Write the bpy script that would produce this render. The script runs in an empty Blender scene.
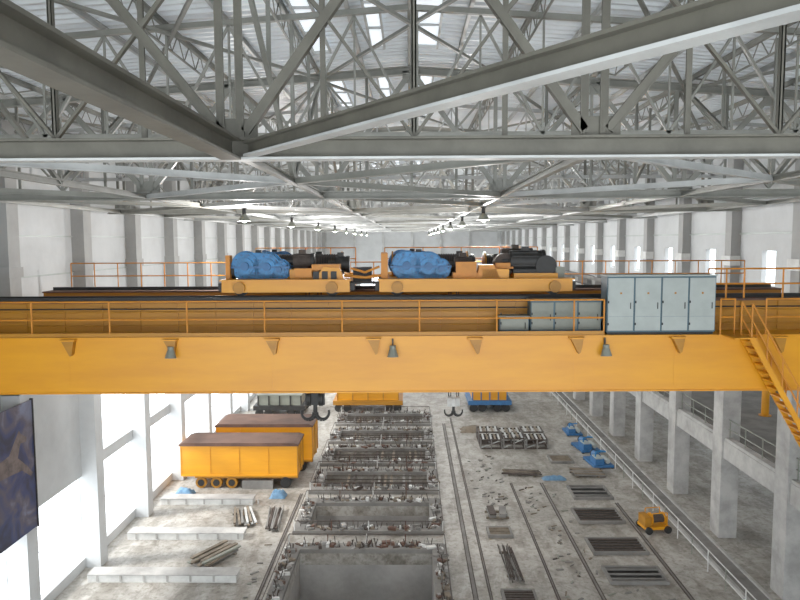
import bpy, math, random
from mathutils import Vector, Matrix
random.seed(7)
sc = bpy.context.scene
sc.view_settings.view_transform = 'Standard'
sc.view_settings.exposure = 0.0
sc.view_settings.gamma = 1.12

# ---------------------------------------------------------------- materials
def mat(name, col, rough=0.6, metal=0.0, var=0.0, vscale=2.0, col2=None, bump=0.0, emit=0.0, detail=6, stretch=None):
    m = bpy.data.materials.new(name); m.use_nodes = True
    nt = m.node_tree; b = nt.nodes['Principled BSDF']
    b.inputs['Base Color'].default_value = (*col, 1)
    b.inputs['Roughness'].default_value = rough
    b.inputs['Metallic'].default_value = metal
    if emit:
        b.inputs['Emission Color'].default_value = (*col, 1)
        b.inputs['Emission Strength'].default_value = emit
    if var or bump or col2:
        tc = nt.nodes.new('ShaderNodeTexCoord')
        mp = nt.nodes.new('ShaderNodeMapping')
        if stretch: mp.inputs['Scale'].default_value = stretch
        n = nt.nodes.new('ShaderNodeTexNoise'); n.inputs['Scale'].default_value = vscale
        n.inputs['Detail'].default_value = detail; n.inputs['Roughness'].default_value = 0.65
        nt.links.new(tc.outputs['Object'], mp.inputs['Vector'])
        nt.links.new(mp.outputs['Vector'], n.inputs['Vector'])
        r = nt.nodes.new('ShaderNodeValToRGB')
        c2 = col2 if col2 else tuple(c*(1-var) for c in col)
        r.color_ramp.elements[0].position = 0.35; r.color_ramp.elements[0].color = (*c2, 1)
        r.color_ramp.elements[1].position = 0.62; r.color_ramp.elements[1].color = (*col, 1)
        nt.links.new(n.outputs['Fac'], r.inputs['Fac'])
        nt.links.new(r.outputs['Color'], b.inputs['Base Color'])
        if bump:
            bp = nt.nodes.new('ShaderNodeBump'); bp.inputs['Strength'].default_value = bump
            nt.links.new(n.outputs['Fac'], bp.inputs['Height'])
            nt.links.new(bp.outputs['Normal'], b.inputs['Normal'])
    return m

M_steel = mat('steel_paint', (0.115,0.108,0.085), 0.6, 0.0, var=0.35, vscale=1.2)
M_steel2 = mat('steel_light_and_haze', (0.50,0.51,0.50), 0.5, 0.0, var=0.3, vscale=0.8)  # light grey steel; on far roof members its paleness is painted haze
M_steel3 = mat('steel_mid_and_haze', (0.26,0.26,0.23), 0.5, 0.0, var=0.3, vscale=0.8)
M_deck = mat('roof_sheet', (0.84,0.88,0.91), 0.4, 0.0, var=0.2, vscale=0.25, stretch=(1,0.5,1))
M_yel = mat('crane_yellow', (0.72,0.30,0.003), 0.42, 0.0, col2=(0.64,0.25,0.003), vscale=0.7, stretch=(0.4,1,2.5))
M_yel2 = mat('crane_ochre', (0.45,0.19,0.006), 0.5, 0.0, col2=(0.33,0.135,0.006), vscale=1.0, stretch=(0.3,1,3))
M_orange = mat('rail_orange', (0.62,0.22,0.01), 0.5, 0.0, var=0.2)
M_rust = mat('brown_cover', (0.12,0.06,0.04), 0.8, 0.0, var=0.4, vscale=0.9)
M_blue = mat('gear_blue', (0.008,0.21,0.52), 0.4, 0.0, var=0.5, vscale=4)
M_blue2 = mat('machine_blue', (0.03,0.14,0.34), 0.5, 0.0, var=0.3, vscale=3)
M_dark = mat('dark_iron_and_shade', (0.028,0.027,0.026), 0.55, 0.3, var=0.3, vscale=4)
M_cab = mat('cabinet_paint', (0.38,0.42,0.40), 0.45, 0.0, var=0.15, vscale=1.2)
M_cab2 = mat('cabinet_grey', (0.22,0.23,0.19), 0.5, 0.0, var=0.2, vscale=1.2)
M_cabf = mat('cabinet_frame', (0.04,0.09,0.12), 0.5)
M_conc = mat('concrete', (0.44,0.43,0.41), 0.9, 0.0, var=0.35, vscale=0.9, bump=0.1)
M_concd = mat('concrete_dark', (0.22,0.21,0.195), 0.9, 0.0, var=0.4, vscale=0.7, bump=0.1)
M_pit = mat('pit_concrete', (0.36,0.35,0.335), 0.9, 0.0, var=0.3, vscale=0.6, bump=0.1)
M_wall = mat('wall_panel', (0.56,0.575,0.58), 0.7, 0.0, var=0.15, vscale=0.5)
M_wcol = mat('column_paint', (0.33,0.33,0.32), 0.7, 0.0, var=0.2, vscale=0.5)
M_frame = mat('window_frame', (0.80,0.82,0.84), 0.5, 0.0, var=0.05)
M_tim = mat('timber', (0.23,0.185,0.135), 0.85, 0.0, var=0.5, vscale=2)
M_rebar = mat('rebar', (0.08,0.06,0.05), 0.8, 0.2, var=0.4, vscale=5)
M_white = mat('white_paint', (0.66,0.66,0.64), 0.6, 0.0, var=0.2)
M_lamp = mat('lamp_glow', (1.0,0.97,0.9), 0.5, emit=2.0)
M_tarp = mat('tarpaulin', (0.12,0.25,0.40), 0.6, 0.0, var=0.4, vscale=3, bump=0.4)
M_sky = mat('skylight_glazing', (0.86,0.93,1.0), 0.4, emit=0.75)

def floor_mat():
    m = bpy.data.materials.new('floor_concrete'); m.use_nodes = True
    nt = m.node_tree; b = nt.nodes['Principled BSDF']; b.inputs['Roughness'].default_value = 0.55
    tc = nt.nodes.new('ShaderNodeTexCoord')
    mp = nt.nodes.new('ShaderNodeMapping'); mp.inputs['Scale'].default_value=(1,0.35,1); nt.links.new(tc.outputs['Object'], mp.inputs['Vector'])
    def noise(s, d, r=0.6, dist=0, src=None):
        n = nt.nodes.new('ShaderNodeTexNoise'); n.inputs['Scale'].default_value=s; n.inputs['Detail'].default_value=d
        n.inputs['Distortion'].default_value=dist
        n.inputs['Roughness'].default_value=r; nt.links.new(src or tc.outputs['Object'], n.inputs['Vector']); return n
    def ramp(src, p0, c0, p1, c1):
        r = nt.nodes.new('ShaderNodeValToRGB'); e=r.color_ramp.elements
        e[0].position=p0; e[0].color=(*c0,1); e[1].position=p1; e[1].color=(*c1,1)
        nt.links.new(src, r.inputs['Fac']); return r
    def mul(a, b_, f=1.0):
        x = nt.nodes.new('ShaderNodeMix'); x.data_type='RGBA'; x.blend_type='MULTIPLY'; x.inputs[0].default_value=f
        nt.links.new(a, x.inputs[6]); nt.links.new(b_, x.inputs[7]); return x.outputs[2]
    a = ramp(noise(0.16,8,0.7).outputs['Fac'], 0.38,(0.31,0.295,0.265),0.62,(0.47,0.45,0.415))
    c = ramp(noise(1.1,10,0.75,0.6).outputs['Fac'], 0.40,(0.66,0.64,0.61),0.58,(1,1,1))
    d = ramp(noise(4.0,5).outputs['Fac'], 0.36,(0.68,0.66,0.63),0.48,(1,1,1))
    e_ = ramp(noise(0.9,6,0.7,0.3,mp.outputs['Vector']).outputs['Fac'], 0.42,(0.70,0.68,0.65),0.52,(1,1,1))
    o = mul(a.outputs['Color'], c.outputs['Color']); o = mul(o, d.outputs['Color']); o = mul(o, e_.outputs['Color'])
    nt.links.new(o, b.inputs['Base Color'])
    return m
M_floor = floor_mat()

def banner_mat():
    m = bpy.data.materials.new('banner_print'); m.use_nodes=True
    nt=m.node_tree; b=nt.nodes['Principled BSDF']; b.inputs['Roughness'].default_value=0.5
    tc=nt.nodes.new('ShaderNodeTexCoord'); n=nt.nodes.new('ShaderNodeTexNoise')
    n.inputs['Scale'].default_value=0.8; n.inputs['Detail'].default_value=6; n.inputs['Distortion'].default_value=0.8
    nt.links.new(tc.outputs['Object'], n.inputs['Vector'])
    r=nt.nodes.new('ShaderNodeValToRGB'); e=r.color_ramp.elements
    e[0].position=0.35; e[0].color=(0.02,0.022,0.05,1); e[1].position=0.72; e[1].color=(0.18,0.20,0.30,1)
    x=e.new(0.48); x.color=(0.03,0.045,0.13,1); x=e.new(0.58); x.color=(0.09,0.075,0.10,1)
    nt.links.new(n.outputs['Fac'], r.inputs['Fac']); nt.links.new(r.outputs['Color'], b.inputs['Base Color'])
    return m
M_banner = banner_mat()
M_bprint = mat('banner_horse_print', (0.17,0.13,0.12), 0.6, var=0.5, vscale=3)

# ---------------------------------------------------------------- mesh builder
class MB:
    def __init__(s): s.v=[]; s.f=[]; s.m=[]; s.mats=[]; s.sm=[]
    def mi(s, m):
        if m not in s.mats: s.mats.append(m)
        return s.mats.index(m)
    def add(s, vs, fs, m, smooth=False):
        o=len(s.v); s.v+= [tuple(v) for v in vs]; k=s.mi(m)
        for f in fs: s.f.append(tuple(i+o for i in f)); s.m.append(k); s.sm.append(smooth)
    def box(s, x0,x1,y0,y1,z0,z1,m):
        vs=[(x,y,z) for z in (z0,z1) for y in (y0,y1) for x in (x0,x1)]
        s.add(vs,[(0,2,3,1),(4,5,7,6),(0,1,5,4),(2,6,7,3),(0,4,6,2),(1,3,7,5)],m)
    def frame(s,p,q):
        p=Vector(p);q=Vector(q);d=(q-p).normalized()
        ref=Vector((0,0,1)) if abs(d.z)<0.95 else Vector((0,1,0))
        a=d.cross(ref).normalized(); b=a.cross(d).normalized()
        return p,q,d,a,b
    def beam(s,p,q,w,h,m,oa=0,ob=0):
        p,q,d,a,b=s.frame(p,q)
        off=a*oa+b*ob
        vs=[e+off+a*i*w/2+b*j*h/2 for e in (p,q) for j in (-1,1) for i in (-1,1)]
        s.add(vs,[(0,1,3,2),(4,6,7,5),(0,4,5,1),(2,3,7,6),(0,2,6,4),(1,5,7,3)],m)
    def ibeam(s,p,q,w,h,m,t=0.035,mb=None):
        s.beam(p,q,w,t,m,0,h/2-t/2); s.beam(p,q,w,t,mb or m,0,-h/2+t/2); s.beam(p,q,t,h-2*t,m)
    def dang(s,p,q,w,m,t=0.03,gap=0.03):
        s.beam(p,q,w,t,m,0,-w/2+t/2)
        s.beam(p,q,t,w,m,gap,0); s.beam(p,q,t,w,m,-gap,0)
    def cyl(s,p,q,r,m,n=12,r2=None,cap=True,smooth=True):
        p,q,d,a,b=s.frame(p,q); r2=r if r2 is None else r2
        vs=[]
        for e,rr in ((p,r),(q,r2)):
            for i in range(n):
                t=2*math.pi*i/n; vs.append(e+a*math.cos(t)*rr+b*math.sin(t)*rr)
        s.add(vs,[(i,(i+1)%n,n+(i+1)%n,n+i) for i in range(n)],m,smooth)
        if cap: s.add(vs[:n],[tuple(range(n))],m); s.add(vs[n:],[tuple(range(n))],m)
    def tube(s,pts,r,m,n=8):
        for a,b in zip(pts[:-1],pts[1:]): s.cyl(a,b,r,m,n)
    def prism(s,pts2,y0,y1,m):
        n=len(pts2)
        vs=[(x,y0,z) for x,z in pts2]+[(x,y1,z) for x,z in pts2]
        s.add(vs,[tuple(range(n)),tuple(range(2*n-1,n-1,-1))]+[(i,(i+1)%n,n+(i+1)%n,n+i) for i in range(n)],m)
    def sphere(s,c,r,m,n=12,k=8,sc=(1,1,1)):
        vs=[];fs=[]
        for j in range(k+1):
            ph=math.pi*j/k
            for i in range(n):
                t=2*math.pi*i/n
                vs.append((c[0]+r*sc[0]*math.sin(ph)*math.cos(t),c[1]+r*sc[1]*math.sin(ph)*math.sin(t),c[2]+r*sc[2]*math.cos(ph)))
        for j in range(k):
            for i in range(n): fs.append((j*n+i,j*n+(i+1)%n,(j+1)*n+(i+1)%n,(j+1)*n+i))
        s.add(vs,fs,m,True)
    def build(s,name,parent=None,loc=(0,0,0),rz=0,fix=True):
        me=bpy.data.meshes.new(name); me.from_pydata(s.v,[],s.f)
        for m in s.mats: me.materials.append(m)
        for p,k,sm in zip(me.polygons,s.m,s.sm): p.material_index=k; p.use_smooth=sm
        me.update()
        if fix:
            import bmesh
            bm=bmesh.new(); bm.from_mesh(me); bmesh.ops.recalc_face_normals(bm,faces=bm.faces); bm.to_mesh(me); bm.free()
        o=bpy.data.objects.new(name,me); sc.collection.objects.link(o)
        o.location=loc; o.rotation_euler=(0,0,rz)
        if parent: o.parent=parent
        return o
def empty(name,loc=(0,0,0),rz=0,parent=None):
    e=bpy.data.objects.new(name,None); sc.collection.objects.link(e); e.location=loc; e.rotation_euler=(0,0,rz)
    if parent: e.parent=parent
    return e

H=16.0
XL=-16.0; XR=16.5; XO=26.0
Y0=-8.0; Y1=132.0
# ---------------------------------------------------------------- floor with pits
PX0,PX1=-5.7,1.1
pits=[(26.5,34.6),(37.6,41.0),(43.7,46.6),(49.2,52.0),(54.6,57.0),(60.0,62.6)]
b=MB(); T=0.6
b.box(XL-0.6,PX0,Y0,Y1,-T,0,M_floor); b.box(PX1,XO+0.4,Y0,Y1,-T,0,M_floor)
y=Y0
for a,c in pits: b.box(PX0,PX1,y,a,-T,0,M_floor); y=c
b.box(PX0,PX1,y,Y1,-T,0,M_floor)
b.build('floor')
for k,(a,c) in enumerate(pits):
    b=MB(); t=0.4; D=3.0 if k<2 else 1.4
    mw=M_pit
    b.box(PX0-t,PX1+t,a-t,c+t,-D-0.3,-D,mw)
    b.box(PX0-t,PX0-0.001,a-t,c+t,-D,-T-0.005,mw); b.box(PX1+0.001,PX1+t,a-t,c+t,-D,-T-0.005,mw)
    b.box(PX0,PX1,a-t,a-0.001,-D,-T-0.005,mw); b.box(PX0,PX1,c+0.001,c+t,-D,-T-0.005,mw)
    K=0.75
    for x0,x1,y0_,y1_ in ((PX0-K,PX0,a-K,c+K),(PX1,PX1+K,a-K,c+K),(PX0,PX1,a-K,a,),(PX0,PX1,c,c+K)):
        b.box(x0,x1,y0_,y1_,0.0,0.22,M_concd)
    def bars(xa,ya,xb,yb,n):
        for i in range(n):
            t_=i/(n-1); x=xa+(xb-xa)*t_+random.uniform(-.15,.15); yy=ya+(yb-ya)*t_+random.uniform(-.15,.15)
            h=random.uniform(0.15,0.5)
            b.beam((x,yy,0.2),(x+random.uniform(-.15,.15),yy+random.uniform(-.15,.15),0.22+h),0.04,0.04,random.choice((M_rebar,M_rebar,M_concd)))
    def clutter(xa,ya,xb,yb,n):
        for i in range(n):
            t_=random.random(); x=xa+(xb-xa)*t_+random.uniform(-.25,.25); yy=ya+(yb-ya)*t_+random.uniform(-.25,.25)
            l=random.uniform(.1,.5); th=random.uniform(0,3.14)
            hh=random.uniform(.03,.2)
            b.beam((x-l/2*math.cos(th),yy-l/2*math.sin(th),0.22+hh/2),(x+l/2*math.cos(th),yy+l/2*math.sin(th),0.22+hh/2),random.uniform(.05,.25),hh,random.choice((M_rebar,M_concd,M_rust,M_tim,M_white,M_concd,M_pit,M_conc)))
    bars(PX0,a-.4,PX1,a-.4,40); bars(PX0,c+.4,PX1,c+.4,40)
    bars(PX0-.4,a,PX0-.4,c,int((c-a)*5)); bars(PX1+.4,a,PX1+.4,c,int((c-a)*5))
    clutter(PX0,a-.4,PX1,a-.4,45); clutter(PX0,c+.4,PX1,c+.4,45)
    clutter(PX0-.4,a,PX0-.4,c,int((c-a)*7)); clutter(PX1+.4,a,PX1+.4,c,int((c-a)*7))
    b.tube([(PX0-.65,a-.65,.75),(PX1+.65,a-.65,.75),(PX1+.65,c+.65,.75),(PX0-.65,c+.65,.75),(PX0-.65,a-.65,.75)],0.025,M_rebar,6)
    for i in range(5):
        x=PX0-.65+(PX1-PX0+1.3)*i/4
        for yy in (a-.65,c+.65): b.cyl((x,yy,0.2),(x,yy,0.77),0.03,M_rust if i%2 else M_white,6)
    if k>=2:
        n=16
        for i in range(n):
            x=PX0+0.1+(PX1-PX0-0.2)*(i+0.5)/n
            if random.random()<0.4: b.beam((x,a+0.02,0.02),(x,c-0.02,0.02),0.16,0.06,random.choice((M_tim,M_rebar,M_concd)))
        for i in range(4):
            yy=a+(c-a)*(i+0.5)/4; b.beam((PX0,yy,0.08),(PX1,yy,0.08),0.06,0.05,M_rebar)
    b.build('foundation_pit')

# ---------------------------------------------------------------- left wall
colY=[33.4+6.3*i for i in range(-6,16)]
b=MB()
wt=0.3
bands=[(0,0.5,'w'),(0.5,4.6,'o'),(4.6,5.2,'w'),(5.2,9.6,'o'),(9.6,21.3,'w')]
for z0,z1,k in bands:
    if k=='w': b.box(XL-wt,XL,Y0,Y1,z0,z1,M_wall)
for i,yc in enumerate(colY):
    for z0,z1 in ((0.5,4.6),(5.2,9.6)):
        b.box(XL-wt,XL,yc-0.4,yc+0.4,z0,z1,M_wall)
b.box(XL-wt,XL,Y0,22.0,0.5,4.6,M_wall); b.box(XL-wt,XL,Y0,34.0,5.2,9.6,M_wall)
for z in (10.2,12.0,14.5,16.2,17.9): b.box(XL,XL+0.05,Y0,Y1,z,z+0.06,M_cab)
b.build('wall_left')
n=0
for z0,z1 in ((0.5,4.6),(5.2,9.6)):
    for i in range(len(colY)-1):
        ya,yb=colY[i]+0.4,colY[i+1]-0.4
        if z0<2 and yb<22 or z0>2 and yb<34: continue
        n+=1; b=MB()
        for j in range(4): 
            yy=ya+(yb-ya)*j/3; b.box(XL-0.2,XL-0.14,yy-0.02,yy+0.02,z0,z1,M_frame)
        for j in range(3):
            zz=z0+(z1-z0)*j/2; b.box(XL-0.2,XL-0.14,ya,yb,zz-0.02,zz+0.02,M_frame)
        b.build('window_%d'%n)
for yc in colY:
    b=MB()
    b.box(XL,XL+0.75,yc-0.4,yc+0.4,0,11.0,M_wall)
    b.prism([(XL,10.0),(XL+0.75,10.0),(XL+1.35,10.7),(XL+1.35,11.0),(XL,11.0)],yc-0.4,yc+0.4,M_wall)
    b.box(XL,XL+0.6,yc-0.4,yc+0.4,11.0,20.6,M_wcol)
    b.box(XL,XL+0.65,yc-0.5,yc+0.5,14.6,15.0,M_wcol)
    b.build('wall_column')
for sx,x in ((1,XL+1.0),(-1,XR-1.0)):
    b=MB()
    b.box(x-0.3,x+0.3,Y0,Y1,11.0,11.05,M_steel2); b.box(x-0.3,x+0.3,Y0,Y1,11.95,12.0,M_steel2); b.box(x-0.03,x+0.03,Y0,Y1,11.05,11.95,M_steel2)
    for i in range(70): b.box(x-0.28,x+0.28,Y0+2*i+1,Y0+2*i+1.03,11.05,11.95,M_steel2)
    b.box(x-0.05,x+0.05,Y0,Y1,12.0,12.12,M_dark)
    b.build('crane_runway_beam')

# ---------------------------------------------------------------- right side bay
colR=[30.6+6.5*i for i in range(-6,16)]
for yc in colR:
    b=MB()
    b.box(XR,XR+0.95,yc-0.55,yc+0.55,0,12.3,M_conc)
    b.prism([(XR,10.0),(XR-0.6-0.7,10.7),(XR-1.3,11.0),(XR,11.0)],yc-0.45,yc+0.45,M_conc)
    b.box(XR+0.2,XR+0.7,yc-0.35,yc+0.35,12.3,20.6,M_wcol)
    b.box(XR+0.1,XR+0.65,yc-0.5,yc+0.5,14.6,15.1,M_white)
    b.build('concrete_column')
for a_,c_ in zip(colR[:-1],colR[1:]):
    b=MB()
    b.box(XR+0.1,XR+0.7,a_+0.56,c_-0.56,4.4,5.35,M_conc)
    b.box(XR+0.15,XR+0.55,a_+0.56,c_-0.56,5.35,5.5,M_conc)
    b.build('mezzanine_beam')
b=MB()
b.box(XR+0.96,XO-0.02,Y0,Y1,5.05,5.3,M_concd)
for yc in colR: b.box(XR+0.96,XO-0.02,yc-0.25,yc+0.25,4.4,5.05,M_concd)
b.build('mezzanine')
b=MB()
for z in (5.95,6.45): 
    for a_,c_ in zip(colR[:-1],colR[1:]): b.cyl((XR+0.35,a_+0.56,z),(XR+0.35,c_-0.56,z),0.03,M_cab2,6)
for a_,c_ in zip(colR[:-1],colR[1:]):
    for j in range(4):
        yy=a_+0.7+(c_-a_-1.4)*j/3; b.cyl((XR+0.35,yy,5.5),(XR+0.35,yy,6.45),0.03,M_cab2,6)
b.build('mezzanine_railing')
b=MB()
b.box(XO,XO+0.3,Y0,Y1,0,1.2,M_concd); b.box(XO,XO+0.3,Y0,Y1,3.4,7.2,M_concd); b.box(XO,XO+0.3,Y0,Y1,9.6,12.6,M_concd)
for yc in colR:
    b.box(XO,XO+0.3,yc-1.6,yc+1.6,1.2,3.4,M_concd); b.box(XO,XO+0.3,yc-1.6,yc+1.6,7.2,9.6,M_concd)
b.build('wall_side_bay')
b=MB()
b.box(XR+0.1,XO+0.3,Y0,Y1,12.3,12.6,M_concd); b.build('ceiling_side_bay')
b=MB()
b.box(XR+0.7,XR+0.95,Y0,Y1,12.6,13.6,M_wall); b.box(XR+0.7,XR+0.95,Y0,Y1,15.4,21.3,M_wall)
for yc in colR: b.box(XR+0.7,XR+0.95,yc-2.6,yc+2.6,13.6,15.4,M_wall)
for z in (16.2,17.9): b.box(XR+0.62,XR+0.7,Y0,Y1,z,z+0.1,M_cab)
b.build('wall_right')
for x,yy in ((20.0,34.2),(21.5,42.0)):
    b=MB()
    b.cyl((x,yy,5.3),(x,yy,12.25),0.22,M_yel,12)
    b.cyl((x,yy,5.3),(x,yy,5.36),0.36,M_yel,12); b.cyl((x,yy,7.4),(x,yy,7.55),0.32,M_yel,12); b.cyl((x,yy,10),(x,yy,10.15),0.32,M_yel,12)
    b.build('gas_pipe')
b=MB()
b.box(XL-0.3,XO+0.3,Y1,Y1+0.3,0,3,M_wall); b.box(XL-0.3,XO+0.3,Y1,Y1+0.3,9,21.8,M_wall)
for i in range(8):
    x=XL-0.3+i*5.8; b.box(x,x+1.2,Y1,Y1+0.3,3,9,M_wall)
for i in range(7): b.box(XL+i*5.4,XL+i*5.4+0.4,Y1-0.4,Y1,0,20.5,M_steel2)
b.build('wall_end')

# ---------------------------------------------------------------- ceiling
def rz_(x): return 22.0-0.07*abs(x)
b=MB()
xs=[XL-0.6,0,XR+1.2]; vs=[];fs=[]
prof=[(0,0),(0.12,0),(0.17,0.1),(0.33,0.1),(0.38,0)]
yy=Y0; rows=[]
while yy<Y1+0.3:
    for dy,dz in prof[1:]: rows.append((yy+dy,dz))
    yy+=0.38
for (yv,dz) in rows:
    for x in xs: vs.append((x,yv,rz_(x)+dz))
for i in range(len(rows)-1):
    for j in range(2): fs.append((i*3+j,i*3+j+1,(i+1)*3+j+1,(i+1)*3+j))
b.add(vs,fs,M_deck); b.build('ceiling',fix=False)
for (xa,xb) in ((-2.9,-2.4),(-1.15,-0.75),(0.1,0.85)):
    b=MB()
    for i in range(11):
        y0_=13.5+12*i-12
        vs=[(xa,y0_,rz_(xa)-0.04),(xb,y0_,rz_(xb)-0.04),(xb,y0_+8.4,rz_(xb)-0.04),(xa,y0_+8.4,rz_(xa)-0.04)]
        b.add(vs,[(0,1,2,3)],M_sky)
        for x in (xa,xb): b.box(x-0.03,x+0.03,y0_,y0_+8.4,rz_(x)-.16,rz_(x)-.06,M_steel2)
        for k in range(5): b.box(xa,xb,y0_+k*2.1-0.02,y0_+k*2.1+0.02,rz_(xa)-.14,rz_(xa)-.07,M_steel2)
    b.build('skylight')
b=MB()
for k in range(-10,11):
    x=k*1.55
    z=rz_(x)-0.09
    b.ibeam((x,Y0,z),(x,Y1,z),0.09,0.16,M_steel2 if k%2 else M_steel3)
    if k%2: continue
    for i in range(11):
        ya=-0.3+12*i
        zc=z-0.95
        b.beam((x,ya+2,zc+0.4),(x,ya+10,zc+0.4),0.045,0.045,M_steel3)
        for j in range(8):
            y1_=ya+2+j
            b.beam((x,y1_,zc+0.4),(x,y1_+0.5,z),0.025,0.025,M_steel3); b.beam((x,y1_+0.5,z),(x,y1_+1,zc+0.4),0.025,0.025,M_steel3)
        b.beam((x,ya,z),(x,ya+2,zc+0.4),0.04,0.04,M_steel3); b.beam((x,ya+12,z),(x,ya+10,zc+0.4),0.04,0.04,M_steel3)
b.build('roof_purlins')

# ---------------------------------------------------------------- trusses
ZB=17.5
trY=[-0.3+12*i for i in range(0,11)]
nodes=[-14.6+0,-8.8,-2.9,3.05,9.0,14.9]
zt=lambda x: rz_(x)-0.42
def truss(yc,near,far):
    m=M_steel if near else (M_steel2 if far else M_steel3)  # steel gets paler with distance, haze put into the colour
    b=MB()
    b.ibeam((XL+0.65,yc,ZB+0.0),(XR+0.15,yc,ZB),0.34,0.36 if near else 0.26,m,0.04,M_steel2 if near else None)
    b.ibeam((XL+0.65,yc,zt(XL)),(0,yc,zt(0)),0.24,0.26,m,0.04); b.ibeam((0,yc,zt(0)),(XR+0.15,yc,zt(XR)),0.24,0.26,m,0.04)
    zb=ZB+0.18
    tops=[(nodes[i]+nodes[i+1])/2 for i in range(len(nodes)-1)]
    for i,x in enumerate(nodes):
        b.dang((x-0.2,yc,zb),(x-0.2,yc,zt(x)),0.13,m); b.dang((x+0.12,yc,zb),(x+0.12,yc,zt(x)),0.13,m)
        b.box(x-0.4,x+0.4,yc-0.02,yc+0.02,ZB+0.15,ZB+0.5,m)
        for t in ((tops[i-1] if i>0 else None),(tops[i] if i<len(tops) else None)):
            if t is None: continue
            b.dang((x+(0.2 if t>x else -0.2),yc,zb+0.1),(t,yc,zt(t)),0.16,m,gap=0.05)
            mx=(x+t)/2; mz=(zb+0.1+zt(t))/2
            b.dang((mx,yc,mz),(mx,yc,zt(mx)),0.07,m)
            b.dang((mx,yc,mz),(x,yc,zt(x)),0.07,m)
            b.dang((mx,yc,mz),(mx,yc,zb),0.05,m)
            b.dang((mx,yc,mz),(t,yc,zb),0.05,m)
    for t in tops:
        b.box(t-0.3,t+0.3,yc-0.02,yc+0.02,zt(t)-0.4,zt(t),m)
        b.dang((t,yc,zb),(t,yc,zt(t)),0.08,m)
    b.build('roof_truss')
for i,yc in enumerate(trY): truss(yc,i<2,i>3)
def truss2(yc,far):
    b=MB(); m=M_steel2 if far else M_steel3  # far trusses take the paler steel as painted haze
    z0=18.6
    b.dang((XL+0.65,yc,z0),(XR+0.15,yc,z0),0.14,m)
    b.dang((XL+0.65,yc,zt(XL)+.1),(0,yc,zt(0)+.1),0.14,m); b.dang((0,yc,zt(0)+.1),(XR+0.15,yc,zt(XR)+.1),0.14,m)
    x=XL+0.7; up=True
    while x<XR-1.5:
        x2=x+1.55
        b.dang((x,yc,z0 if up else zt(x)),(x2,yc,zt(x2) if up else z0),0.06,m); b.beam((x2,yc,z0),(x2,yc,zt(x2)),0.05,0.05,m)
        x=x2; up=not up
    b.build('roof_truss')
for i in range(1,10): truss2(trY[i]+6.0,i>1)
b=MB()
zc=ZB-0.02
b.ibeam((-2.9,-0.1,zc),(-2.9,11.5,zc),0.32,0.34,M_steel,0.04)
b.ibeam((-2.6,11.5,zc),(3.35,3.1,zc),0.22,0.24,M_steel,0.035,M_steel2)
b.dang((-3.1,11.4,zc+0.2),(-8.8,5.0,21.0),0.16,M_steel3)
b.build('roof_bracing')
for i in range(1,len(trY)-1):
    ya,yb=trY[i]+0.2,trY[i+1]-0.2
    b=MB(); m=M_steel3 if i<3 else M_steel2  # distant bays in paler steel, haze mixed into the colour
    for k,x in enumerate(nodes):
        b.ibeam((x,ya,zc),(x,yb,zc),0.14,0.16,m,0.03)
    for k in range(len(nodes)-1):
        x0,x1=nodes[k],nodes[k+1]
        mb=M_steel2 if k%2 else M_steel3
        if (k+i)%2==0: 
            b.dang((x0,ya,zc),(x1,(ya+yb)/2,zc),0.15,mb); b.dang((x1,(ya+yb)/2,zc),(x0,yb,zc),0.15,mb)
        else:
            b.dang((x1,ya,zc),(x0,(ya+yb)/2,zc),0.15,mb); b.dang((x0,(ya+yb)/2,zc),(x1,yb,zc),0.15,mb)
        b.dang((x0,ya,zt(x0)-.1),(x1,yb,zt(x1)-.1),0.08,M_steel3); b.dang((x1,ya,zt(x1)-.1),(x0,yb,zt(x0)-.1),0.08,M_steel3)
    for x in (nodes[1],nodes[2],nodes[4]):
        z_=rz_(x)-0.5
        ym=(ya+yb)/2
        b.dang((x,ya,z_),(x,ym,zc),0.10,m); b.dang((x,ym,zc),(x,yb,z_),0.10,m)
        b.dang((x,ym,zc),(x,ym,z_),0.08,m)
        for f in (0.25,0.75):
            yq=ya+(yb-ya)*f; b.dang((x,yq,(zc+z_)/2),(x,yq,z_),0.05,m)
    b.build('roof_bracing')

# ---------------------------------------------------------------- high bay lamps
for (x,yl) in [(x,yl) for yl in (29.7,41.7,53.7,65.7,77.7,89.7,101.7,113.7) for x in (-7.0,3.1)]:
    e=empty('high_bay_lamp',(x,yl,17.0))
    b=MB(); ms=M_cab2
    b.cyl((0,0,0.35),(0,0,0.1),0.08,M_dark,10); b.cyl((0,0,0.1),(0,0,-0.18),0.1,ms,14,r2=0.28,cap=False)
    b.cyl((0,0,0.55),(0,0,0.35),0.015,M_dark,6)
    b.beam((-0.12,0,0.35),(0.12,0,0.35),0.05,0.04,M_dark)
    b.build('shade',e)
    b=MB(); b.sphere((0,0,-0.12),0.12,M_lamp); b.build('bulb',e)
    l=bpy.data.lights.new('lamp_light','POINT'); l.energy=1250; l.shadow_soft_size=0.12; l.color=(1,0.98,0.95)
    lo=bpy.data.objects.new('lamp_light',l); sc.collection.objects.link(lo); lo.parent=e; lo.location=(0,0,-0.4)

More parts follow.
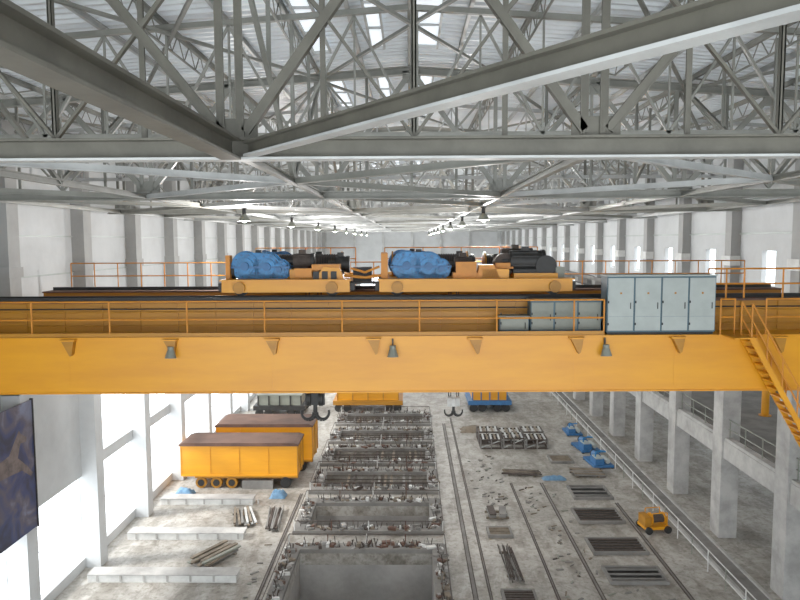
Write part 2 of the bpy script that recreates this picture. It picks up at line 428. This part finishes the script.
# ---------------------------------------------------------------- overhead crane
C=empty('overhead_crane',(0,22,H),math.radians(1.1))
LX0,LX1=-14.85,15.35
b=MB()
b.box(LX0+0.3,LX1-0.3,0.0,1.15,-4.80,-3.08,M_yel)
b.box(LX0+0.3,LX1-0.3,-0.06,1.15,-3.08,-3.03,M_yel)
b.box(LX0+0.3,LX1-0.3,-0.05,1.2,-4.84,-4.80,M_yel)
x=-14.0
for k in range(10):
    b.box(x,x+0.015,-0.006,0.0,-4.8,-3.08,M_yel); x+=3.2
x=-10.75
for k in range(8):
    b.prism([(x-0.2,-3.09),(x+0.2,-3.09),(x+0.12,-3.55),(x+0.06,-3.6)],-0.22,0.0,M_yel2)
    b.box(x-0.24,x+0.24,-0.26,0.0,-3.12,-3.08,M_yel); x+=3.2
b.build('walkway_girder',C)
b=MB()
b.box(LX0+0.3,LX1-0.3,1.2,2.5,-4.6,-2.05,M_yel2)
b.box(LX0+0.3,LX1-0.3,1.1,2.6,-2.05,-1.99,M_rust)
b.box(LX0+0.3,LX1-0.3,1.13,1.2,-2.62,-2.55,M_yel2); 
for z in (-2.25,-2.35,-2.8): b.cyl((LX0+0.4,1.16,z),(LX1-0.4,1.16,z),0.025,M_dark if z>-2.3 else M_yel2,6)
b.box(LX0+0.4,LX1-0.4,1.75,1.85,-1.99,-1.86,M_dark)
b.box(LX0+0.4,4.0,1.2,1.25,-1.99,-1.88,M_dark)
for k in range(24):
    x=LX0+0.9+1.25*k; b.box(x-0.02,x+0.02,1.15,1.2,-2.99,-2.05,M_yel2)
b.build('main_girder',C)
b=MB()
b.box(LX0+0.3,LX1-0.3,6.0,7.3,-4.6,-2.05,M_yel2); b.box(LX0+0.3,LX1-0.3,5.9,8.2,-2.05,-1.99,M_rust)
b.box(LX0+0.4,LX1-0.4,6.6,6.7,-1.99,-1.86,M_dark); b.box(LX0+0.3,LX1-0.3,7.3,8.2,-2.6,-2.05,M_yel)
b.build('far_girder',C)
b=MB()
for x0,x1 in ((LX0-0.3,LX0+0.3),(LX1-0.3,LX1+0.3)):
    b.box(x0,x1,-1.6,9.8,-3.75,-3.0,M_yel)
    for yv in (-1.0,0.6,7.6,9.2):
        b.cyl((x0+0.15,yv,-3.52),(x1-0.15,yv,-3.52),0.36,M_dark,20)
b.build('end_carriage',C)
def railing(b,pts_x,y,zb,h,m,r=0.028,mid=(0.55,)):
    for xx in pts_x: b.cyl((xx,y,zb),(xx,y,zb+h),r,m,8)
    for z in (h,)+tuple(mid): b.cyl((pts_x[0],y,zb+z),(pts_x[-1],y,zb+z),r,m,8)
b=MB()
railing(b,[-14.4+2.45*k for k in range(9)]+[6.15],0.03,-3.03,1.12,M_orange)
railing(b,[9.85,10.3],0.03,-3.03,1.12,M_orange)
railing(b,[11.3,13.2,15.0],0.03,-3.03,1.12,M_orange)
b.box(-14.4,6.15,0.0,0.03,-3.03,-2.9,M_yel2)
railing(b,[-14.4+1.0*k for k in range(30)],8.15,-1.99,1.05,M_orange,0.025,(0.5,))
b.build('railings',C)
b=MB()
def P(t,dy,dz=0): 
    return (10.45+2.5*t, dy, -3.03-4.3*t+dz)
for dy in (-0.12,-0.78):
    b.beam(P(0,dy),P(1,dy),0.05,0.16,M_yel)
    b.tube([P(0,dy,0.0),P(0,dy,1.05),P(1,dy,1.05),P(1,dy,0)],0.03,M_orange,8)
    b.tube([P(0,dy,0.55),P(1,dy,0.55)],0.025,M_orange,8)
    for t in (0.2,0.4,0.6,0.8): b.cyl(P(t,dy),P(t,dy,1.05),0.025,M_orange,8)
for i in range(17):
    q=P((i+0.5)/17,0); b.box(q[0]-0.12,q[0]+0.12,-0.76,-0.14,q[2]-0.02,q[2]+0.02,M_yel)
b.box(9.9,10.6,-0.85,-0.05,-3.07,-3.03,M_yel)
b.box(12.9,15.2,-0.95,0.3,-7.4,-7.33,M_yel)
for xx in (13.0,15.1):
    for dy in (-0.9,0.25): b.beam((xx,dy,-7.35),(xx,dy if dy>0 else 0.1,-4.8),0.08,0.08,M_yel)
b.tube([(12.95,-0.92,-7.33),(12.95,-0.92,-6.3),(15.15,-0.92,-6.3),(15.15,-0.92,-7.33)],0.03,M_orange,8)
b.build('access_stair',C)
b=MB()
for xx in (10.0,10.6,11.2,12.5,13.8):
    b.cyl((xx,1.3,-1.99),(xx,1.3,-1.0),0.03,M_orange,8)
b.cyl((10.0,1.3,-1.0),(13.8,1.3,-1.0),0.03,M_orange,8); b.cyl((10.0,1.3,-1.5),(13.8,1.3,-1.5),0.03,M_orange,8)
b.build('end_railing',C)
def cabinet(name,x0,x1,y0,y1,z0,z1,nd,mb,mf):
    e=empty(name,(0,0,0),0,C)
    b=MB(); b.box(x0,x1,y0,y1,z0+0.08,z1,mf); b.box(x0+0.03,x1-0.03,y0+0.03,y1,z0,z0+0.08,M_dark)
    b.box(x0-0.03,x1+0.03,y0-0.03,y1+0.02,z1,z1+0.04,mb); b.build('carcass',e)
    b=MB(); w=(x1-x0)/nd
    for i in range(nd):
        a=x0+i*w+0.03; c=a+w-0.06
        b.box(a,c,y0-0.03,y0,z0+0.13,z1-0.05,mb)
        b.cyl((c-0.1,y0-0.06,(z0+z1)/2-0.1),(c-0.1,y0-0.06,(z0+z1)/2+0.1),0.015,M_dark,6)
        b.box((a+c)/2-0.03,(a+c)/2+0.03,y0-0.036,y0-0.03,z1-0.56,z1-0.5,M_yel2)
        b.box(a+0.02,c-0.02,y0-0.034,y0-0.03,(z0+z1)/2-0.35,(z0+z1)/2-0.345,M_cabf)
        for hz in (0.3,1.0 if z1-z0>1.3 else 0.6): b.box(a-0.01,a+0.03,y0-0.045,y0-0.03,z0+hz,z0+hz+0.08,M_dark)
    b.build('doors',e)
cabinet('electrical_cabinet',6.25,9.70,0.08,0.75,-3.03,-1.18,4,M_cab,M_cabf)
cabinet('electrical_cabinet',3.9,6.18,0.45,1.0,-3.03,-1.98,3,M_cab2,M_cabf)
cabinet('electrical_cabinet',2.9,3.85,0.45,1.0,-3.03,-2.5,1,M_cab2,M_cabf)

for x in (-7.5,-0.55,6.15):
    b=MB()
    b.beam((x,-0.1,-3.1),(x,-0.1,-3.3),0.05,0.05,M_dark)
    b.cyl((x,-0.25,-3.3),(x,-0.25,-3.42),0.1,M_cab2,12)
    b.cyl((x,-0.25,-3.42),(x,-0.3,-3.66),0.11,M_cab2,14,r2=0.18,cap=False)
    b.cyl((x,-0.29,-3.6),(x,-0.29,-3.62),0.15,M_white,14)
    b.build('floodlight',C)

# ---- trolleys
def gearbox(b,cx,y,cz,m):
    c=[(cx-0.42,cz,0.48),(cx+0.33,cz-0.02,0.46),(cx+0.75,cz-0.12,0.32)]
    for (x,z,r) in c:
        b.cyl((x,y,z),(x,y+0.7,z),r,m,28); b.cyl((x,y-0.06,z),(x,y,z),r*0.62,m,24); b.cyl((x,y-0.14,z),(x,y-0.06,z),r*0.3,M_blue2,16)
        b.cyl((x,y+0.2,z),(x,y+0.28,z),r+0.05,m,28)
        for i in range(10):
            t=i*math.pi/5; b.cyl((x+math.cos(t)*r*0.82,y-0.05,z+math.sin(t)*r*0.82),(x+math.cos(t)*r*0.82,y,z+math.sin(t)*r*0.82),0.035,M_blue2,6)
    b.box(cx-0.6,cx+0.9,y,y+0.7,cz-0.5,cz-0.2,m); b.box(cx-0.35,cx+0.35,y+0.05,y+0.65,cz+0.2,cz+0.46,m)
    b.box(cx-0.98,cx+1.12,y-0.08,y+0.76,cz-0.07,cz-0.0,M_blue2 if m is M_blue else m)
    for i in range(9): b.cyl((cx-0.9+i*0.24,y-0.04,cz-0.1),(cx-0.9+i*0.24,y-0.04,cz+0.04),0.02,M_dark,6)
    b.box(cx-0.1,cx+0.1,y+0.2,y+0.4,cz+0.44,cz+0.56,M_dark)
def motor(b,x0,x1,y,z,r,m):
    b.cyl((x0,y,z),(x1,y,z),r,m,20)
    for i in range(14):
        t=2*math.pi*i/14
        b.beam((x0+0.08,y+math.cos(t)*r,z+math.sin(t)*r),(x1-0.15,y+math.cos(t)*r,z+math.sin(t)*r),0.03,0.03,m)
    b.cyl((x1,y,z),(x1+0.12,y,z),r*1.08,M_dark,20); b.cyl((x0-0.25,y,z),(x0,y,z),r*0.35,M_dark,10)
    b.box((x0+x1)/2-0.12,(x0+x1)/2+0.12,y-0.12,y+0.12,z+r,z+r+0.14,m)
    b.box(x0+0.1,x1-0.1,y-r,y+r,z-r-0.08,z-r*0.8,m)
def drum(b,x0,x1,y,z,r):
    b.cyl((x0,y,z),(x1,y,z),r,M_dark,24)
    n=int((x1-x0)/0.09)
    for i in range(n): b.cyl((x0+0.09*i+0.02,y,z),(x0+0.09*i+0.06,y,z),r+0.025,M_rebar,20,cap=False)
    for x in (x0,x1-0.06): b.cyl((x,y,z),(x+0.06,y,z),r+0.12,M_yel2,24)
def trolley(x0,x1,parts):
    e=empty('crane_trolley',(0,0,0),0,C)
    b=MB(); z0,z1=-1.74,-1.36
    for y0,y1 in ((1.5,2.15),(6.3,6.95)):
        b.box(x0,x1,y0,y1,z0,z1,M_yel); b.box(x0-0.06,x1+0.06,y0-0.06,y1+0.06,z1,z1+0.05,M_yel)
        b.box(x0-0.15,x0,y0+0.15,y1-0.15,z0+0.05,z1-0.08,M_dark); b.box(x1,x1+0.15,y0+0.15,y1-0.15,z0+0.05,z1-0.08,M_dark)
    for x in (x0,(x0+x1)/2-0.15,x1-0.3): b.box(x,x+0.3,2.1,6.4,z0,z1,M_yel)
    b.box(x0+0.3,x1-0.3,2.1,3.6,z1-0.05,z1+0.03,M_yel); b.box(x0+0.3,x1-0.3,4.9,6.4,z1-0.05,z1+0.03,M_yel)
    b.build('frame',e)
    b=MB()
    for x in (x0+0.6,x1-0.6):
        for y in (1.8,6.65):
            b.cyl((x,y-0.12,-1.6),(x,y+0.12,-1.6),0.27,M_dark,20); b.cyl((x,y-0.34,-1.58),(x,y-0.12,-1.58),0.18,M_dark,14)
            b.cyl((x,y-0.42,-1.58),(x,y-0.34,-1.58),0.2,M_yel2,14)
    b.build('wheels',e)
    b=MB(); parts(b); b.build('hoist_gear',e)
    b=MB()
    railing(b,[x0+0.1+(x1-x0-0.2)*k/4 for k in range(5)],6.9,-1.31,1.0,M_orange,0.022)
    b.build('trolley_railing',e)
def parts1(b):
    gearbox(b,-5.2,2.1,-0.88,M_blue)
    motor(b,-4.0,-3.4,2.5,-0.72,0.26,M_rebar); b.box(-4.1,-3.1,2.1,2.7,-1.33,-1.0,M_yel)
    b.prism([(-3.2,-1.33),(-2.2,-1.33),(-2.35,-0.95),(-2.9,-0.9)],1.75,2.2,M_yel)
    b.box(-3.3,-2.35,1.8,2.4,-1.0,-0.82,M_orange); b.box(-3.9,-3.3,1.78,1.9,-1.25,-0.95,M_orange)
    b.cyl((-6.15,2.3,-1.05),(-6.0,2.3,-1.05),0.28,M_dark,16)
    b.box(-6.25,-6.1,1.9,2.3,-1.33,-0.5,M_orange)
    drum(b,-5.8,-2.4,3.9,-0.95,0.42)
    motor(b,-2.6,-2.2,3.0,-0.85,0.28,M_dark)
    motor(b,-3.9,-3.0,5.6,-0.9,0.32,M_dark); gearbox(b,-5.2,5.3,-0.9,M_blue2)
    for i in range(3): b.box(-3.25+0.3*i,-3.05+0.3*i,1.7,1.75,-1.33,-1.05,M_dark)
def parts2(b):
    gearbox(b,0.35,2.1,-0.88,M_blue)
    b.cyl((-0.95,2.4,-0.8),(-0.75,2.4,-0.8),0.38,M_orange,20); b.box(-0.95,-0.72,1.9,2.6,-1.33,-0.45,M_orange)
    motor(b,1.6,2.2,2.5,-0.85,0.26,M_rebar)
    b.box(1.5,3.0,1.8,2.3,-1.33,-1.12,M_orange); b.box(1.6,2.3,1.76,1.9,-1.12,-0.75,M_orange)
    b.prism([(2.3,-1.33),(3.1,-1.33),(2.9,-0.85),(2.4,-0.85)],1.75,2.2,M_orange)
    b.cyl((3.35,2.3,-0.85),(3.35,2.8,-0.85),0.38,M_rebar,24)
    b.box(2.5,3.4,1.75,2.2,-1.33,-1.0,M_yel); b.box(3.0,3.6,2.1,2.25,-1.0,-0.8,M_orange)
    motor(b,3.5,4.6,2.4,-0.74,0.36,M_dark); motor(b,3.3,4.3,3.0,-0.6,0.28,M_rebar)
    b.box(3.6,5.1,1.9,2.7,-1.33,-1.15,M_yel); b.cyl((4.72,2.0,-0.9),(4.72,2.2,-0.9),0.36,M_dark,20)
    drum(b,-0.6,2.2,3.9,-0.95,0.42); drum(b,2.8,5.0,3.9,-0.95,0.38)
    motor(b,1.6,2.5,5.6,-0.9,0.32,M_dark); gearbox(b,0.2,5.3,-0.9,M_blue2)
    b.box(5.05,5.35,2.0,2.6,-1.33,-0.95,M_cab2)
trolley(-6.3,-2.0,parts1); trolley(-1.0,5.5,parts2)
b=MB(); b.tube([(-2.0,2.0,-1.45),(-1.0,2.0,-1.45)],0.05,M_dark,8); b.tube([(-2.0,2.0,-0.95),(-1.5,2.0,-1.1),(-1.0,2.0,-0.9)],0.04,M_orange,8)
b.tube([(-2.2,2.0,-1.2),(-1.5,2.0,-1.28),(-0.9,2.0,-1.2)],0.05,M_orange,8); b.box(-1.95,-1.3,2.6,3.2,-1.45,-0.95,M_dark); b.build('trolley_coupling',C)

def hook(x,y,z_,m1,s=1.0):
    e=empty('crane_hook',(x,y,0),0,C)
    b=MB()
    for dx in (-0.28,-0.16,0.16,0.28): b.cyl((dx*s,0,z_+0.2),(dx*s,0,-1.4),0.018,M_dark,6)
    for dx in (-0.22,0.22): b.cyl((dx*s-0.07,0,z_+0.05),(dx*s+0.07,0,z_+0.05),0.3*s,m1,20)
    b.box(-0.36*s,0.36*s,-0.1,0.1,z_-0.2*s,z_+0.25*s,m1)
    b.cyl((0,0,z_-0.2*s),(0,0,z_-0.5*s),0.08*s,M_dark,12)
    for sg in (-1,1):
        pts=[]
        for i in range(10):
            t=math.radians(200*i/9)
            pts.append((sg*(0.27-0.25*math.cos(t))*s,0,z_-0.5*s-0.27*s*math.sin(t)))
        for i in range(9):
            b.cyl(pts[i],pts[i+1],(0.1-0.007*i)*s,M_dark,10,r2=(0.1-0.007*(i+1))*s)
    b.build('hook_block',e)
hook(-3.5,3.9,-5.95,M_dark,1.0); hook(1.7,3.9,-6.1,M_white,0.65)

# ---------------------------------------------------------------- banner on left wall
b=MB()
b.box(XL+0.8,XL+0.84,22.5,27.4,4.5,9.7,M_banner)
for y_ in (22.5,27.35): b.box(XL+0.76,XL+0.88,y_,y_+0.06,4.45,9.75,M_dark)
def horse(cy,cz,s,m):
    out=[(-1.5,0.3),(-1.1,0.55),(-0.3,0.5),(0.4,0.6),(0.9,1.15),(1.1,1.35),(1.2,1.2),(1.6,0.95),(1.55,0.8),(1.15,0.85),(0.95,0.35),(1.5,-0.1),(1.9,-0.5),(1.75,-0.6),(1.2,-0.2),(0.6,-0.15),(-0.4,-0.1),(-0.9,-0.3),(-1.3,-0.8),(-1.9,-1.1),(-1.95,-0.95),(-1.5,-0.6),(-1.3,-0.1),(-1.9,-0.3),(-2.1,0.0)]
    vs=[(XL+0.845,cy+a*s,cz+c*s) for a,c in out]
    b.add(vs,[tuple(range(len(vs)))],m)
horse(25.2,7.3,1.05,M_bprint)
b.build('wall_banner')

# ---------------------------------------------------------------- yellow machine houses (left)
def house(name,x0,x1,y0,y1,z0,z1,ribs=4):
    e=empty(name)
    b=MB(); b.box(x0,x1,y0,y1,z0,z1,M_yel)
    b.box(x0-0.1,x1+0.1,y0-0.1,y1+0.1,z1,z1+0.1,M_rust)
    b.prism([(x0-0.1,z1+0.1),(x1+0.1,z1+0.1),(x1-0.2,z1+0.2),(x0+0.2,z1+0.2)],y0-0.05,y1+0.05,M_rust)
    n=ribs
    for i in range(n+1):
        x=x0+(x1-x0)*i/n; b.box(x-0.03,x+0.03,y0-0.03,y0,z0,z1,M_yel)
    b.box(x0,x1,y0-0.05,y0,z0,z0+0.12,M_yel)
    for i in range(3):
        y=y0+(y1-y0)*i/2; b.box(x1,x1+0.05,y-0.04,y+0.04,z0,z1,M_yel2)
    b.build('housing',e)
    b=MB()
    for y in (y0+0.35,y1-0.35):
        b.box(x0+0.8,x1,y-0.15,y+0.15,z0-0.2,z0,M_yel2)
    xs_=[x0+1.2,x0+2.2,x0+3.2,x1-0.8]
    for y in (y0+0.3,y1-0.3):
        for x in xs_:
            b.cyl((x,y-0.12,0.36),(x,y+0.12,0.36),0.36,M_yel2 if x<x0+4 else M_dark,22)
            b.cyl((x,y-0.16,0.36),(x,y+0.16,0.36),0.22,M_dark,14)
            b.beam((x,y,0.36),(x,y,z0),0.1,0.1,M_yel2)
        b.box(x0+3.9,x1-1.6,y-0.3,y+0.1,0,0.55,M_concd)
    b.build('bogies',e)
house('machine_house',-14.8,-7.3,43.9,46.3,0.85,2.85,4)
house('machine_house',-13.4,-6.8,47.2,50.0,0.85,3.2,4)
def cart(name,x0,x1,y0,y1,m1,m2,h):
    e=empty(name)
    b=MB(); b.box(x0,x1,y0,y1,0.7,1.1,m2); b.box(x0+0.4,x1-0.4,y0+0.3,y1-0.3,1.1,h,m1)
    b.box(x0+0.3,x1-0.3,y0+0.2,y1-0.2,h,h+0.12,m1)
    for i in range(5):
        x=x0+0.4+(x1-x0-0.8)*i/4; b.box(x-0.05,x+0.05,y0+0.22,y0+0.3,1.1,h,m2)
    b.build('body',e)
    b=MB()
    for y in (y0+0.3,y1-0.3):
        for x in (x0+0.5,x0+1.3,x1-1.3,x1-0.5): b.cyl((x,y-0.1,0.38),(x,y+0.1,0.38),0.38,M_dark,18); b.beam((x,y,0.4),(x,y,0.75),0.12,0.12,M_dark)
    b.build('wheels',e)
cart('transfer_cart',-7.2,-0.7,64.0,68.0,M_yel,M_yel2,2.6)
cart('transfer_cart',5.4,9.4,64,68,M_yel,M_blue2,2.6)
cart('transfer_cart',-14.2,-9.5,62,66,M_cab2,M_dark,2.0)

# ---------------------------------------------------------------- floor kit
def pile(name,cx,cy,L,W,n,h,mats,rz=0):
    b=MB(); 
    for s_ in (-0.35,0.35): b.box(-W/2,W/2,s_*L-0.06,s_*L+0.06,0,0.1,M_tim)
    layers=max(1,int(h/0.09)); per=max(2,n//layers)
    for l in range(layers):
        for i in range(per):
            x=-W/2+W*(i+0.5)/per+random.uniform(-.03,.03); y=random.uniform(-.15,.15)*L*0.5; a=random.uniform(-.1,.1)
            b.beam((x-a,y-L/2,0.145+l*0.09),(x+a,y+L/2,0.145+l*0.09),W/per*0.6,0.08,random.choice(mats))
    b.build(name,None,(cx,cy,0),rz)
pile('timber_pile',-9.6,39.0,2.4,1.2,12,0.2,[M_tim,M_steel2,M_concd],0.3)
pile('rebar_bundle',-7.8,38.8,3.0,0.8,16,0.2,[M_rebar,M_concd],0.1)
pile('timber_pile',-9.9,34.0,2.4,1.3,14,0.3,[M_tim,M_cab2,M_concd],-0.5)
pile('timber_pile',7.6,46.8,2.4,1.0,10,0.1,[M_tim,M_rebar],1.4)
pile('timber_pile',12.0,46.8,2.0,1.4,14,0.2,[M_tim,M_rebar,M_concd],1.5)
pile('rebar_bundle',4.9,33.4,3.6,0.7,12,0.15,[M_rebar,M_concd],0.02)
pile('steel_plate_stack',5.0,39.6,1.3,1.3,4,0.3,[M_concd,M_rebar],0.0)
b=MB()
for i in range(3):
    for j in range(2):
        x0=5.4+i*1.75; y0_=52.6+j*1.8; h=0.7+0.12*((i+j)%2)
        for z in (0.06,0.4,h):
            b.beam((x0,y0_,z),(x0+1.6,y0_,z),0.08,0.1,M_rebar); b.beam((x0,y0_+1.5,z),(x0+1.6,y0_+1.5,z),0.08,0.1,M_rebar)
            b.beam((x0,y0_,z),(x0,y0_+1.5,z),0.08,0.1,M_rebar); b.beam((x0+1.6,y0_,z),(x0+1.6,y0_+1.5,z),0.08,0.1,M_rebar)
        for x in (x0,x0+0.8,x0+1.6):
            for y in (y0_,y0_+1.5): b.beam((x,y,0),(x,y,h+0.1),0.09,0.09,M_concd)
        b.beam((x0,y0_,0.1),(x0+1.6,y0_,h),0.06,0.06,M_steel2)
        for k in range(5): b.beam((x0+0.2+k*0.3,y0_,h+0.05),(x0+0.25+k*0.3,y0_+1.5,h+0.05),0.14,0.06,M_tim if k%2 else M_steel2)
b.build('steel_frame_rack')
def hatch(x0,x1,y0,y1,nb=4,mm=M_rebar):
    b=MB()
    b.box(x0,x1,y0,y1,0.0,0.03,M_dark)  # dark plate laid in for the shade inside the opening
    for a in ((x0-0.12,x1+0.12,y0-0.12,y0),(x0-0.12,x1+0.12,y1,y1+0.12),(x0-0.12,x0,y0,y1),(x1,x1+0.12,y0,y1)): b.box(*a,0,0.16,M_concd)
    for i in range(nb):
        y=y0+(y1-y0)*(i+0.5)/nb; b.beam((x0,y,0.12),(x1,y,0.12),0.1,0.06,mm)
    b.build('floor_hatch')
for a in ((9.6,12.0,38.5,40.3),(9.4,12.0,34.6,36.2),(9.4,11.9,31.5,32.9),(10.2,12.4,42.2,44.2),(4.3,5.4,36.6,37.6),(4.2,5.5,29.5,30.6),(10.2,11.6,49.2,50.6)): hatch(*a,nb=random.choice((3,5)),mm=random.choice((M_rebar,M_tim,M_concd)))
def trench(x,y0,y1,w=0.25):
    b=MB(); b.box(x-w/2,x+w/2,y0,y1,0,0.02,M_concd)
    for s_ in (-1,1): b.box(x+s_*w/2-0.02,x+s_*w/2+0.02,y0,y1,0,0.05,M_rebar)
    b.build('rail_track')
trench(2.9,28,60,0.2); trench(3.6,30,62,0.1); trench(6.6,29,45,0.1); trench(8.6,29,45,0.15); trench(12.5,29,41.5,0.15); trench(-6.9,29,43,0.12)
for y_,x1 in ((31.5,-8.2),(36.2,-9.0),(41.2,-9.6),(27.6,-8.2)):
    b=MB(); b.box(XL+0.78,x1,y_,y_+0.7,0,0.35,M_white); b.box(XL+0.78,x1+0.06,y_-0.05,y_+0.75,0.35,0.4,M_conc)
    for k in range(6): b.box(XL+1.2+k*1.1,XL+1.3+k*1.1,y_-0.03,y_,0.05,0.35,M_conc)
    b.build('foundation_beam')
b=MB()
for k in range(26):
    y=27+1.9*k; b.cyl((14.3,y,0),(14.3,y,1.1),0.03,M_white if k%2 else M_cab2,6)
for z in (0.55,1.08): b.cyl((14.3,27,z),(14.3,74.5,z),0.028,M_white,6)
b.build('guard_railing')
b=MB()
b.box(15.0,15.9,27,80,0,0.03,M_concd); b.box(14.85,15.0,27,80,0,0.12,M_conc); b.box(15.9,16.05,27,80,0,0.12,M_conc)
b.build('cable_trench')
def bluemachine(cx,cy,rz,s=1):
    e=empty('hydraulic_unit',(cx,cy,0),rz); e.scale=(s,s,s)
    b=MB(); b.box(-0.9,0.9,-1.4,1.4,0.1,0.3,M_blue2); b.box(-0.7,0.1,-1.2,0.1,0.3,0.8,M_blue2); b.box(-0.6,0.0,-1.1,0.0,0.8,0.88,M_cab)
    b.cyl((0,0.2,0.65),(0,1.1,0.65),0.3,M_blue2,18); b.cyl((0,1.1,0.65),(0,1.2,0.65),0.34,M_dark,18)
    b.cyl((0.5,-1.0,0.55),(0.5,0.2,0.55),0.22,M_cab,14)
    b.tube([(-0.5,-0.6,0.88),(-0.5,-0.6,1.3),(0.4,-0.6,1.3),(0.4,0.4,1.1),(0.2,0.6,0.9)],0.06,M_blue,8)
    for x in (-0.8,0.8):
        for y in (-1.3,1.3): b.box(x-0.1,x+0.1,y-0.1,y+0.1,0,0.1,M_dark)
    b.build('pump_body',e)
bluemachine(13.4,49.0,0.1,0.8); bluemachine(13.4,52.6,0.15,0.8); bluemachine(13.4,57.0,0,0.7)
def tarp(cx,cy,w,d,h,m=M_tarp):
    b=MB(); n=8; vs=[]
    for j in range(n+1):
        for i in range(n+1):
            u=i/n*2-1; v=j/n*2-1; e_=max(abs(u),abs(v))
            z=0.0 if e_>0.98 else h*(0.7+random.uniform(-.3,.3))*(1-e_**3)
            vs.append((cx+u*w/2*(1+random.uniform(-.08,.08)),cy+v*d/2*(1+random.uniform(-.08,.08)),max(0.01,z)))
    b.add(vs,[(j*(n+1)+i,j*(n+1)+i+1,(j+1)*(n+1)+i+1,(j+1)*(n+1)+i) for j in range(n) for i in range(n)],m,True)
    b.build('tarpaulin_heap',fix=False)
tarp(9.6,45.8,1.6,0.6,0.3); tarp(-14.3,42.9,1.2,0.9,0.5); tarp(-8.3,42.6,1.0,0.9,0.5); tarp(5.2,57.8,2.0,1.5,0.5,M_tim)
e=empty('yellow_winch',(13.4,37.6,0),0.15)
b=MB(); b.box(-0.7,0.7,-0.5,0.5,0.2,0.35,M_yel); b.box(-0.7,-0.35,-0.4,0.4,0.35,0.9,M_yel2); b.cyl((-0.2,0,0.65),(0.5,0,0.65),0.22,M_rebar,18)
b.cyl((0.5,0,0.65),(0.56,0,0.65),0.34,M_yel,18); b.cyl((-0.25,0,0.65),(-0.18,0,0.65),0.34,M_yel,18); b.box(0.56,0.72,-0.2,0.2,0.3,0.75,M_yel2)
b.tube([(-0.3,-0.42,0.9),(-0.3,-0.42,1.1),(0.55,-0.42,1.1),(0.55,-0.42,0.35)],0.03,M_yel,8)
b.tube([(-0.3,0.42,0.9),(-0.3,0.42,1.1),(0.55,0.42,1.1),(0.55,0.42,0.35)],0.03,M_yel,8)
for x in (-0.55,0.55):
    for y in (-0.55,0.55): b.cyl((x,y-0.06,0.2),(x,y+0.06,0.2),0.2,M_dark,14)
b.build('winch_body',e)
# debris lies in the aisles between the tracks
for (xa,xb,ya,yb,n) in ((3.85,6.3,41,51,40),(6.9,8.3,29,45,45),(8.9,9.2,29,45,10),(-7.9,-7.2,28,36,12),(9.6,12.2,29,31,10)):
    b=MB()
    for i in range(n):
        l=random.uniform(0.1,0.45); x=random.uniform(xa,max(xa+.01,xb-l)); y=random.uniform(ya,yb-l)
        t=random.uniform(0,1.5); w=random.uniform(0.04,0.16)
        b.beam((x,y,0.02),(x+l*math.cos(t),y+l*math.sin(t),0.02),w,0.04,random.choice((M_rebar,M_tim,M_concd,M_concd,M_concd,M_cab2)))
    b.build('construction_debris')

# ---------------------------------------------------------------- sun, world, camera
s=bpy.data.lights.new('sun','SUN'); s.energy=6.0; s.angle=math.radians(12); s.color=(1.0,0.98,0.95)
so=bpy.data.objects.new('sun',s); sc.collection.objects.link(so)
so.rotation_euler=Vector((1.0,0.25,-0.85)).to_track_quat('-Z','Y').to_euler()
w=bpy.data.worlds.new('sky'); sc.world=w; w.use_nodes=True
bg=w.node_tree.nodes['Background']; bg.inputs['Color'].default_value=(0.90,0.96,1.0,1); bg.inputs['Strength'].default_value=4.2
cam=bpy.data.cameras.new('camera'); co=bpy.data.objects.new('camera',cam); sc.collection.objects.link(co)
cam.sensor_width=36; cam.lens=31.5; cam.clip_end=500
R=Matrix.Rotation(math.radians(0.82),4,'Z')@Matrix.Rotation(math.radians(90-4.9),4,'X')@Matrix.Rotation(math.radians(-0.25),4,'Z')
co.matrix_world=Matrix.Translation((0,0,H))@R
sc.camera=co
